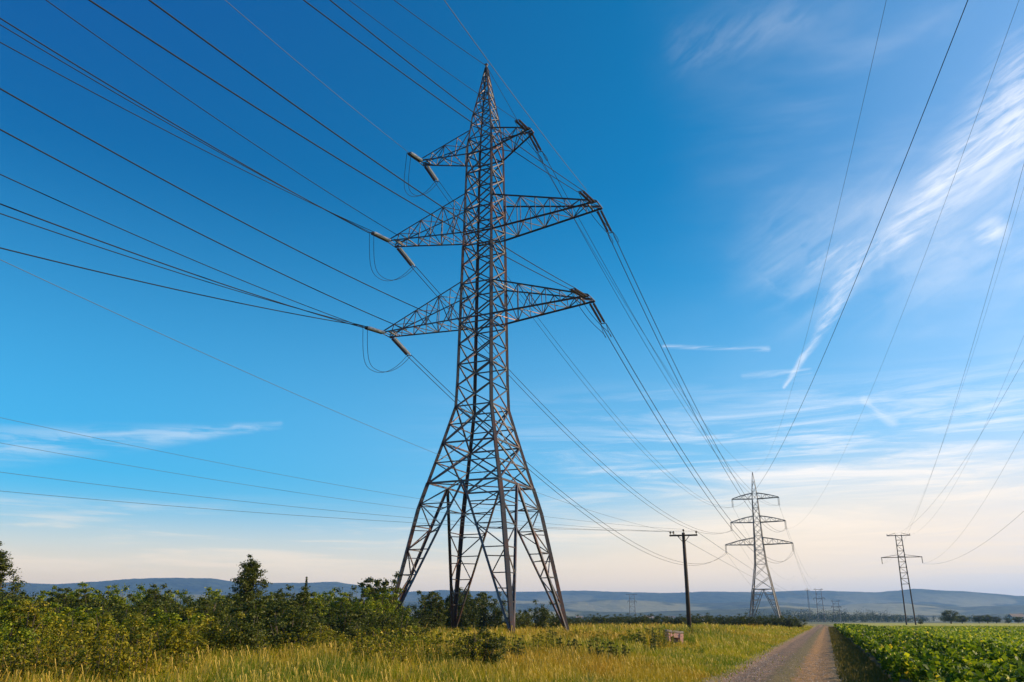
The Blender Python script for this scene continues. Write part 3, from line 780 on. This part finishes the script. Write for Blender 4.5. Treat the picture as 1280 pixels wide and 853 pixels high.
def plant_variant(kind, seed):
    """returns root + parts of one shrub/tree"""
    rng = np.random.default_rng(seed); mb = MB(); cs = []; rs_ = []
    if kind == 'bush':       # ~3 m tall, ~3.4 m wide
        for s in range(11):
            a = rng.random()*6.28; rad = .25+1.35*rng.random(); hgt = (2.1+1.0*rng.random())*(1-.28*(rad/1.6)**2)
            tip = Vector((math.cos(a)*rad, math.sin(a)*rad, hgt)); base = Vector((math.cos(a)*.15, math.sin(a)*.15, 0))
            mid_ = base.lerp(tip, .5)+Vector((0,0,.15)); mb.tube([base, mid_, tip], [.035,.022,.008], 5)
            for q in np.linspace(.12, 1.0, 7):
                p = base.lerp(tip, q); cs.append((p.x+rng.normal()*.22, p.y+rng.normal()*.22, p.z+rng.normal()*.1)); rs_.append(.46-.22*q+.08*rng.random())
        per, size = 85, .105
    elif kind == 'shrub':    # upright, 3.4 m, sprays
        for s in range(15):
            a = rng.random()*6.28; rad = .15+.95*rng.random(); hgt = 2.3+1.1*rng.random()-.5*rad
            tip = Vector((math.cos(a)*rad, math.sin(a)*rad, hgt)); base = Vector((math.cos(a)*.1, math.sin(a)*.1, 0))
            mb.tube([base, base.lerp(tip,.5), tip], [.03,.02,.006], 5)
            for q in np.linspace(.1, 1.03, 9):
                p = base.lerp(tip, q); cs.append((p.x+rng.normal()*.15, p.y+rng.normal()*.15, p.z)); rs_.append(.38-.24*q+.06*rng.random())
        per, size = 70, .10
    elif kind == 'tree':     # open young tree, 6 m
        mb.tube([(0,0,0),(.06,0,2.2),(0,.05,4.2),(.02,0,5.8)], [.10,.075,.045,.012], 7)
        for s in range(26):
            z0 = 1.0+4.3*(s/26)+rng.random()*.3; a = s*2.4+rng.random()*.6; ln = (2.2-.44*(z0-1.0))*(.70+.5*rng.random())
            ln = max(ln, .35); b0 = Vector((0,0,z0)); tip = b0+Vector((math.cos(a)*ln*.8, math.sin(a)*ln*.8, ln*.75))
            mb.tube([b0, b0.lerp(tip,.5), tip], [.03,.018,.006], 5)
            for q in np.linspace(.35,1.0,4):
                p = b0.lerp(tip,q); cs.append((p.x+rng.normal()*.08,p.y+rng.normal()*.08,p.z)); rs_.append(.24+.09*rng.random())
        for z0 in np.linspace(3.0, 6.0, 13): cs.append((rng.normal()*.08, rng.normal()*.08, z0)); rs_.append(.62-.072*z0)
        for s in range(5):
            a = s*1.3; b0 = Vector((0,0,2.2+s*.35)); tip = b0+Vector((math.cos(a)*.42, math.sin(a)*.42, 2.1-s*.1)); mb.tube([b0, b0.lerp(tip,.5)+Vector((math.cos(a)*.15, math.sin(a)*.15, -.1)), tip], [.03,.02,.006], 5)
            for q in np.linspace(.3,1,6): p = b0.lerp(tip,q); cs.append(tuple(p)); rs_.append(.26-.10*q)
        per, size = 58, .11
    elif kind == 'round_tree':   # dense broad tree, 6 m wide, 6 m tall
        mb.tube([(0,0,0),(.05,0,1.5),(0,.05,3.5)], [.22,.17,.08], 8)
        for s in range(52):
            d = rng.normal(size=3); d /= np.linalg.norm(d); d[2] = d[2] if d[2] > -.7 else -.5
            p = np.array([0,0,2.7]) + d*np.array([2.4,2.4,2.5])*(.5+.55*rng.random()); p[2] = max(p[2], .8)
            mb.tube([(0,0,1.6),(p[0]*.5,p[1]*.5,(1.6+p[2])*.52),tuple(p)], [.06,.04,.012], 5)
            cs.append(tuple(p)); rs_.append(.55+.35*rng.random())
        per, size = 130, .19
    elif kind == 'column':   # narrow pointed conifer, 6 m tall
        mb.tube([(0,0,0),(0,0,5.8)], [.12,.02], 7)
        for k in range(26):
            z0 = .4+5.4*k/25; w = .62*math.sin(min(1,(6.15-z0)/3.2)*1.45)
            for j in range(4):
                a = j*1.57+k*.8; cs.append((math.cos(a)*w*.55, math.sin(a)*w*.55, z0)); rs_.append(max(.14,w*.5))
        per, size = 55, .10
    elif kind == 'weed':     # 1.2 m leafy weeds
        for s in range(12):
            a = rng.random()*6.28; rad = .5*rng.random()**.6; hgt = .8+.6*rng.random()
            tip = Vector((math.cos(a)*rad*1.25, math.sin(a)*rad*1.25, hgt)); base = Vector((math.cos(a)*rad, math.sin(a)*rad, 0))
            mb.tube([base, tip], [.010,.004], 4)
            for q in np.linspace(.2,1,6):
                p = base.lerp(tip,q); cs.append(tuple(p)); rs_.append(.15-.08*q)
        per, size = 16, .075
    v, f, tn_ = leaves(np.array(cs), np.array(rs_), per, size, rng)
    return (v, f, tn_), mb
KNAME = {'bush':'bush','shrub':'shrub','tree':'young_tree','round_tree':'broad_tree','column':'conifer','weed':'weed_clump'}
_cache = {}
def place(kind, var, mat, x, y, h, wscale, label, cat, group=None, rz=None):
    key = (kind, var, mat)
    base_h = {'bush':2.65,'shrub':2.85,'tree':6.2,'round_tree':6.0,'column':6.0,'weed':1.4}[kind]
    s = h/base_h
    if rz is None: rz = random.random()*6.28
    if key not in _cache:
        (v, f, tn_), mb = plant_variant(kind, 100+var*13+len(kind))
        r = empty(KNAME[kind], (x,y,0), rz)
        a = mb.build('stems' if kind in ('bush','shrub','weed') else 'trunk', M['bark'], r, True)
        b_ = mesh_obj('foliage' if kind in ('bush','shrub','weed') else 'crown', v, f, M[mat], r, {'tone': tn_})
        _cache[key] = (r, [a, b_])
        r.scale = (s*wscale, s*wscale, s)
    else:
        src, ps = _cache[key]; r = copy_thing(src, ps, (x,y,0), rz, (s*wscale, s*wscale, s))
    for k_ in ('label','category','group'):
        if k_ in r: del r[k_]
    tag(r, label, cat, group); return r

def top_h(py, Y): 
    r = ray(640, py); return EYE + r[2]/r[1]*Y
rr_ = random.Random(5)
# thicket left of the pylon: rows from front to back
rows = [ # Y, px from, px to, top y, spacing px, kinds
 (26, -60, 225, 779, 88, 'leaf_bush', ('bush','shrub')),
 (29, -60, 350, 772, 76, 'leaf_bush', ('bush','bush','shrub')),
 (34, -50, 450, 764, 66, 'leaf_bush', ('bush','shrub')),
 (41, -40, 520, 758, 60, 'leaf_bush', ('bush','bush','shrub')),
 (50, -40, 520, 753, 52, 'leaf_bush', ('bush','shrub')),
 (62, -30, 490, 749, 46, 'leaf_tree', ('bush','shrub')),
 (76, -30, 470, 747, 42, 'leaf_dark', ('bush','bush')),
 (92, -30, 560, 745, 40, 'leaf_dark', ('bush','shrub')),
]
rowname = ['front row','second row','third row','fourth row','middle row','sixth row','next to last row','rearmost row']
for ri, (Yr, a, b, ty, spc, mt, kinds_) in enumerate(rows):
    px = a; n = 0
    while px < b:
        q = px + rr_.uniform(-.3,.3)*spc; Yq = Yr*rr_.uniform(.94,1.07)
        tyq = ty + rr_.uniform(-7, 8)
        if ri in (2, 3, 4) and px > 410: tyq += 10
        if ri < 4 and px > 330: tyq += 6
        if ri == 7 and px > 430: tyq += 8
        k = rr_.choice(kinds_); h = max(1.3, top_h(tyq, Yq)); ws = rr_.uniform(.85,1.15)*(1.0 if k == 'bush' else 1.25)
        if h < 2.6: ws *= 1.35
        mt = rr_.choice((mt, mt, mt, 'leaf_weed' if ri < 5 else 'leaf_bush', 'leaf_tree' if ri < 6 else 'leaf_dark')); mts = mt
        col = {'leaf_bush':'olive','leaf_weed':'yellowish','leaf_tree':'deep green'}.get(mt, 'dark')
        place(k, rr_.randrange(3), mt, gx(q,Yq), Yq, h, ws,
              '%s %s in the %s of the left thicket' % (('rounded ' if k == 'bush' else 'upright ')+col, k, rowname[ri]),
              'bush', '%s of %s %s plants in the left thicket' % (rowname[ri], col, k))
        px += spc; n += 1
# named individuals
def ind(kind, var, mat, px, py, Y, ws, label, cat='tree'):
    return place(kind, var, mat, gx(px,Y), Y, top_h(py,Y), ws, label, cat, None, 1.3*px)
ind('tree', 0, 'leaf_tree', 306, 692, 58, 1.3, 'tall open branched young tree rising above the thicket against the sky')
ind('tree', 1, 'leaf_tree', -20, 676, 52, 1.3, 'tree cut off by the left edge of the picture')
ind('column', 0, 'leaf_dark', 379, 720, 120, .62, 'narrow pointed conifer showing above the bushes')
ind('round_tree', 0, 'leaf_dark', 360, 741, 95, .8, 'dark rounded tree below the narrow conifer')
ind('round_tree', 1, 'leaf_tree', 432, 740, 88, .55, 'small rounded tree just left of the pylon left leg')
ind('shrub', 2, 'leaf_tree', 472, 724, 66, 1.1, 'tall pointed shrub touching the outer left pylon leg', 'bush')
ind('bush', 2, 'leaf_bush', 460, 745, 60, .9, 'broad bush in front of the tall pointed shrub by the pylon', 'bush')
ind('shrub', 0, 'leaf_dark', 557, 738, 92, 1.3, 'dark shrub seen between the left and middle pylon legs', 'bush')
ind('bush', 1, 'leaf_dark', 575, 750, 86, 1.0, 'dark bush right behind the middle pylon legs', 'bush')
ind('bush', 0, 'leaf_dark', 612, 748, 90, 1.0, 'dark leafy bush seen through the middle pylon legs', 'bush')
ind('bush', 1, 'leaf_tree', 640, 763, 88, 1.1, 'low green bush at the right of the middle pylon legs', 'bush')
ind('bush', 2, 'leaf_dark', 676, 756, 96, 1.05, 'dark round bush left of the right pylon leg', 'bush')
ind('bush', 0, 'leaf_dark', 694, 768, 100, .8, 'small dark bush behind the right pylon leg', 'bush')
ind('bush', 1, 'leaf_dark', 602, 792, 27, 1.15, 'low dark green bush standing alone in the grass before the pylon', 'bush')
ind('bush', 2, 'leaf_bush', 505, 790, 32, 1.4, 'low bush at the right end of the thicket front', 'bush')
ind('bush', 0, 'leaf_bush', 790, 791, 48, 1.6, 'small low bush in the orange grass right of the pylon', 'bush')
ind('bush', 1, 'leaf_bush', 925, 786, 110, 1.6, 'small low bush in the grass near the dark hedge', 'bush')
ind('bush', 2, 'leaf_tree', 520, 757, 78, 1.2, 'mid green bush between the outer left pylon leg and the middle legs', 'bush')
ind('shrub', 1, 'leaf_tree', 540, 752, 84, 1.3, 'upright green shrub behind the outer left pylon leg', 'bush')
ind('shrub', 2, 'leaf_dark', 590, 741, 96, 1.5, 'tallest dark shrub behind the middle pylon legs', 'bush')
ind('bush', 0, 'leaf_tree', 655, 766, 92, 1.1, 'low bush between the middle legs and the right pylon leg', 'bush')
# yellow weeds at the foot of the thicket
for n in range(90):
    q = rr_.uniform(-20, 620); Yq = rr_.uniform(20, 26) if q < 230 else rr_.uniform(25, 38)
    place('weed', rr_.randrange(3), 'leaf_weed', gx(q,Yq), Yq, rr_.uniform(1.0,1.5), rr_.uniform(.9,1.5),
          'yellow green weed clump in the tall grass before the thicket', 'weeds', 'weed clumps at the foot of the thicket')
for n in range(34):
    q = rr_.uniform(560, 880); Yq = rr_.uniform(32, 75)
    if gx(q,Yq)*V[0] + Yq*V[1] > -6.5: continue
    place('weed', rr_.randrange(3), rr_.choice(('leaf_weed','leaf_tree')), gx(q,Yq), Yq, rr_.uniform(.9,1.25), rr_.uniform(1.0,2.0),
          'leafy weed clump scattered in the open meadow right of the thicket', 'weeds', 'weed clumps scattered in the meadow')
# dark hedge, its shade put into the dark leaf colour
px = 690
while px < 1000:
    Yq = rr_.uniform(170, 200); 
    place('bush', rr_.randrange(3), 'leaf_dark', gx(px,Yq), Yq, top_h(771+rr_.uniform(-2,2.5), Yq), rr_.uniform(1.3,1.8),
          'dark low bush in the hedge line across the far meadow', 'bush', 'bushes of the dark hedge line')
    px += 9
# field trees on the right
for (px, py, Y, ws, var, mt, lab) in [
    (1189, 759, 420, 1.37, 0, 'leaf_dark', 'largest round dark tree beyond the green field'),
    (1203, 767, 430, 1.43, 1, 'leaf_dark', 'lower round tree touching the largest one on its right'),
    (1224, 767, 460, 1.30, 1, 'leaf_far', 'round tree left in the trio beyond the field'),
    (1235, 766, 455, 1.23, 0, 'leaf_dark', 'round tree in the middle of the trio beyond the field'),
    (1246, 769, 450, 1.43, 1, 'leaf_far', 'round tree right in the trio beyond the field'),
    (1261, 771, 440, 1.2, 0, 'leaf_dark', 'low round tree left of the pair near the right edge'),
    (1273, 769, 445, 1.1, 1, 'leaf_dark', 'round tree at the far right edge beyond the field'),
    (1151, 772, 330, .75, 0, 'leaf_dark', 'small dark tree at the foot of the twin legged pylon')]:
    ind('round_tree', var, mt, px, py, Y, ws, lab)

# far belts of woodland on the plain
def belt_mesh(name, rows_, label):
    rng = np.random.default_rng(17); cs = []; rs_ = []
    for (Y, p0, p1, n, h0, h1) in rows_:
        for k in range(n):
            pxx = p0+(p1-p0)*rng.random(); yq = Y*(.93+.14*rng.random()); x = gx(pxx, yq); h = h0+(h1-h0)*rng.random()
            for j in range(3):
                cs.append((x+rng.normal()*h*.25, yq+rng.normal()*h*.25, h*(.35+.3*j/2))); rs_.append(h*(.42-.06*j))
    v, f, tn_ = leaves(np.array(cs), np.array(rs_), 26, 1.0, rng, .9, .8, .6)
    # larger leaf masses for the far distance
    o = mesh_obj(name, v, f, M['leaf_far'], None, {'tone': tn_}); tag(o, label, 'woodland', None, 'stuff'); return o
belt_mesh('woodland', [(900, 640, 1320, 130, 4, 7), (1200, -60, 1340, 330, 6, 11), (1150, 940, 1110, 150, 9, 19), (1600, -60, 1340, 380, 7, 14), (1000, 1000, 1130, 90, 6, 11)],
          'hazy belts of dark trees across the plain below the hills')
# far pale houses
for n_, (px, Y, w, rz, lab) in enumerate([(812,1250,11,.3,'pale house left of three beyond the dark hedge'),(838,1300,14,-.2,'long pale house above the pink box'),
        (879,1280,10,.4,'small pale house right of the wooden pole'),(1271,900,14,.1,'pale house half hidden by the trees at the right edge'),(724,1300,11,.2,'pale house just right of the pylon right leg')]):
    q = at(px, 775, Y); hr = empty('far_house', (q.x, Y, 0), rz); tag(hr, lab, 'house')
    mb = MB(); mb.box((0,0,2.6), (w,8,5.2)); mb.build('wall', M['plaster'], hr)
    mb = MB(); mb.prof((-w/2-.4,0,5.2), (w/2+.4,0,5.2), [(-4.5,0.02),(4.5,0.02),(0,-3.0)], (0,0,1)); mb.build('roof', M['roof'], hr)
    for k in (-1, 0, 1):
        mb = MB(); mb.box((k*w*.28,-4.05,2.6), (1.5,.12,1.5)); mb.build('window', M['pane'], hr)

# ---------------------------------------------------------------- grass
def grass(regions, name, mat, label, cat, seed):
    rng = np.random.default_rng(seed); VV = []; FF = []; TT = []; k0 = 0
    for (y0, y1, pxa, lat_max, dens, h0, h1, w, head) in regions:
        n0 = int(dens*(y1-y0)*( (y0+y1)/2*1.35 ))
        y = y0+(y1-y0)*rng.random(n0); x = (-.66 + 1.35*rng.random(n0))*y
        lat = x*V[0]+y*V[1]; al_ = x*U[0]+y*U[1]
        lat = lat - np.where(al_ > 150, -(al_-150)**2*.00004, 0)
        thin_edge = rng.random(n0) < np.clip((lat_max-lat)/1.1+.05, 0, 1)
        cl = vnoise(x*1.3+50, y*1.3+50, 31)
        keep = (lat < lat_max) & thin_edge & (rng.random(n0) < .35+.9*cl)
        x, y, lat, cl = x[keep], y[keep], lat[keep], cl[keep]; n = len(x)
        big_ = vnoise(x*.22+9, y*.22+4, 8)
        near = np.clip((-lat-3.6)/7.0, 0, 1)
        h = (h0+(h1-h0)*rng.random(n)**1.5)*np.interp(y, [8,22,45], [.72,.8,1.0])*(.20+.80*near**.8)*(.62+.55*cl)*(.75+.5*big_)
        front = (np.abs(x-11.3*y/62) < 1.5) & (y > 40) & (y < 63); h = np.where(front, h*.42, h)
        a = rng.random(n)*6.28; lean = h*(.12+.30*rng.random(n)); wx = np.cos(a+1.57)*w*.5; wy = np.sin(a+1.57)*w*.5
        dx = np.cos(a)*lean; dy = np.sin(a)*lean; wv = .8+.5*rng.random(n)
        wx *= wv; wy *= wv
        hd = rng.random(n) < head
        z0 = np.zeros(n)
        v = np.stack([np.stack([x-wx,y-wy,z0],1), np.stack([x+wx,y+wy,z0],1),
                      np.stack([x+dx*.35+wx*.8,y+dy*.35+wy*.8,h*.6],1), np.stack([x+dx*.35-wx*.8,y+dy*.35-wy*.8,h*.6],1)],1)
        hw = np.where(hd, 1.9, .15)
        v2 = np.stack([np.stack([x+dx*.35-wx*.8,y+dy*.35-wy*.8,h*.6],1), np.stack([x+dx*.35+wx*.8,y+dy*.35+wy*.8,h*.6],1),
                       np.stack([x+dx+wx*hw,y+dy+wy*hw,h],1), np.stack([x+dx-wx*hw,y+dy-wy*hw,h],1)],1)
        tone = np.clip(rng.normal(.42,.16,n),0,.84); tone[hd] = .9+.1*rng.random(hd.sum())
        allv = np.concatenate([v.reshape(-1,3), v2.reshape(-1,3)]); nf = len(allv)//4
        VV.append(allv); FF.append(np.arange(nf*4).reshape(nf,4)+k0); k0 += nf*4
        tl = np.clip(tone, 0, .6)
        TT.append(np.concatenate([np.repeat(tl,4), np.repeat(tone,4)]))
    o = mesh_obj(name, np.concatenate(VV), np.concatenate(FF), mat, None, {'tone': np.concatenate(TT)})
    tag(o, label, cat, None, 'stuff'); return o
grass([(8, 17, 0, -3.1, 620, .5, 1.0, .0075, .16), (17, 28, 0, -3.1, 380, .55, 1.05, .011, .16), (28, 45, 0, -3.1, 190, .6, 1.05, .017, .12),
       (45, 80, 0, -3.1, 66, .7, 1.15, .028, .12), (80, 140, 0, -3.2, 15, .7, 1.2, .06, .12), (140, 260, 0, -3.0, 4.0, .7, 1.2, .11, .1)],
      'tall_grass', M['grass'], 'tall wild grass turning golden across the meadow', 'grass', 3)

# ---------------------------------------------------------------- crop rows beside the track
def crop():
    rng = np.random.default_rng(23); VV = []; FF = []; TT = []; k0 = 0
    for (a0, a1, dens, size) in [(3, 16, 620, .12), (16, 32, 420, .13), (32, 60, 220, .16), (60, 110, 90, .24), (110, 230, 30, .40)]:
        n = int((a1-a0)*5.6*dens)
        al_ = a0+(a1-a0)*rng.random(n); lt = 1.25+5.3*rng.random(n)
        e1 = vnoise(al_*1.4, lt*0+2, 41)*.5; e2 = vnoise(al_*.9, lt*0+7, 43)*1.2
        ok = (lt > 1.3+e1) & (lt < 5.3+e2); al_, lt = al_[ok], lt[ok]; n = len(lt)
        top = 0.40 + .46*vnoise(al_*1.7, lt*1.7, 44) + .17*np.cos((lt-1.6)*2*math.pi/.75)
        top += .08*np.exp(-((lt-1.7)/.55)**2)
        z = top*(1-np.abs(rng.normal(0,.20,n))); z = np.clip(z, .05, None)
        x = lt*V[0]+al_*U[0]; y = lt*V[1]+al_*U[1]
        p = np.stack([x,y,z],1)
        nrm = rng.normal(size=(n,3))*.55 + np.array([.35,.1,.75]); nrm /= np.linalg.norm(nrm,axis=1)[:,None]
        t = np.cross(nrm, rng.normal(size=(n,3))); t /= np.linalg.norm(t,axis=1)[:,None]; b = np.cross(nrm,t)
        s = size*(.6+.8*rng.random(n)); L = t*s[:,None]*.5; Wd = b*(s*.8)[:,None]*.5; bd = nrm*(s*.16)[:,None]
        v = np.stack([p-L, p-L*.15+Wd-bd, p+L-bd*1.4, p-L*.15-Wd-bd],1).reshape(-1,3)
        VV.append(v); FF.append(np.arange(n*4).reshape(n,4)+k0); k0 += n*4; TT.append(np.repeat(np.clip(rng.normal(.5,.22,n),0,1),4))
    o = mesh_obj('crop_plants', np.concatenate(VV), np.concatenate(FF), M['leaf_crop'], None, {'tone': np.concatenate(TT)})
    tag(o, 'waist high leafy crop planted in close rows right of the track', 'crop', None, 'stuff')
crop()
# low seedlings over the wide field and sparse litter on the verge
def low():
    rng = np.random.default_rng(29); VV = []; FF = []; TT = []; k0 = 0
    for (a0, a1, l1, dens, size) in [(14, 45, 26, 60, .13), (45, 110, 70, 11, .28), (110, 240, 160, 2.2, .5)]:
        n = int((a1-a0)*(l1-5.6)*dens); al_ = a0+(a1-a0)*rng.random(n); lt = 5.6+(l1-5.6)*rng.random(n)
        x = lt*V[0]+al_*U[0]; y = lt*V[1]+al_*U[1]; z = .26+.14*rng.random(n); p = np.stack([x,y,z],1)
        nrm = rng.normal(size=(n,3))*.5 + np.array([.3,0,.8]); nrm /= np.linalg.norm(nrm,axis=1)[:,None]
        t = np.cross(nrm, rng.normal(size=(n,3))); t /= np.linalg.norm(t,axis=1)[:,None]; b = np.cross(nrm,t)
        s = size*(.5+.8*rng.random(n)); L = t*s[:,None]*.5; Wd = b*(s*.6)[:,None]*.5
        VV.append(np.stack([p-L,p+Wd,p+L,p-Wd],1).reshape(-1,3)); FF.append(np.arange(n*4).reshape(n,4)+k0); k0 += n*4
        TT.append(np.repeat(np.clip(rng.normal(.62,.2,n),0,1),4))
    o = mesh_obj('low_crop', np.concatenate(VV), np.concatenate(FF), M['leaf_crop'], None, {'tone': np.concatenate(TT)})
    tag(o, 'low bright green crop covering the wide field behind the leafy rows', 'crop', None, 'stuff')
low()
def verge():
    rng = np.random.default_rng(37); n = 95000
    al_ = 4+210*rng.random(n)**2.3; lt = rng.choice([0,1,2], n, p=[.22,.5,.28]); lt = np.where(lt == 1, .1+1.45*rng.random(n)**.7, np.where(lt == 2, -3.6+.26*np.abs(rng.normal(size=n)), -1.65+.3*rng.normal(size=n)))
    ok = (lt > 0) | (rng.random(n) < np.clip(1.15-al_/45, 0, 1)*.8); al_ = al_[ok]; lt = lt[ok]; n = len(lt)
    x = lt*V[0]+al_*U[0]; y = lt*V[1]+al_*U[1]; h = .03+.13*rng.random(n)**2*(1+al_*.01); h = np.where(lt < 0, h*.5+.04, h)
    a = rng.random(n)*6.28; w = .006+.0005*al_; wx = np.cos(a)*w; wy = np.sin(a)*w; dx = rng.normal(size=n)*.04; dy = rng.normal(size=n)*.04
    z0 = np.zeros(n)
    v = np.stack([np.stack([x-wx,y-wy,z0],1),np.stack([x+wx,y+wy,z0],1),np.stack([x+dx+wx*.3,y+dy+wy*.3,h],1),np.stack([x+dx-wx*.3,y+dy-wy*.3,h],1)],1).reshape(-1,3)
    o = mesh_obj('verge_grass', v, np.arange(n*4).reshape(n,4), M['grass'], None, {'tone': np.repeat(np.clip(rng.normal(.4,.2,n),0,.8),4)})
    tag(o, 'short sparse grass on the verge and the middle of the dirt track', 'grass', None, 'stuff')
verge()
def stones():
    rng = np.random.default_rng(41); VV = []; FF = []; n = 9000
    al_ = 5+45*rng.random(n)**1.5; lt = np.where(rng.random(n) < .72, -2.8+.55*rng.normal(size=n), -.6+.45*rng.normal(size=n)); lt = np.clip(lt, -3.7, .2)
    x = lt*V[0]+al_*U[0]; y = lt*V[1]+al_*U[1]; z = ztrack(lt, al_)
    base = np.array([(1,0,0),(.3,.9,0),(-.8,.5,0),(-.7,-.6,0),(.4,-.9,0),(.1,.1,.75)]); fc = np.array([(0,1,5),(1,2,5),(2,3,5),(3,4,5),(4,0,5)])
    s_ = .010+.026*rng.random(n)**2.5; a = rng.random(n)*6.28
    b = np.repeat(base[None], n, 0)*(.7+.6*rng.random((n,6,1)))*s_[:,None,None]
    bx_ = b[...,0]*np.cos(a)[:,None]-b[...,1]*np.sin(a)[:,None]; by_ = b[...,0]*np.sin(a)[:,None]+b[...,1]*np.cos(a)[:,None]
    v = np.stack([bx_+x[:,None], by_+y[:,None], b[...,2]+z[:,None]-.001], 2).reshape(-1,3)
    f = (fc[None]+(np.arange(n)*6)[:,None,None]).reshape(-1,3)
    o = mesh_obj('gravel', v, f, M['stone'], None, {'tone': np.repeat(rng.random(n),6)}); tag(o, 'loose stones scattered over the dirt track', 'gravel', None, 'stuff')
stones()
print('objects', len(COL.objects))
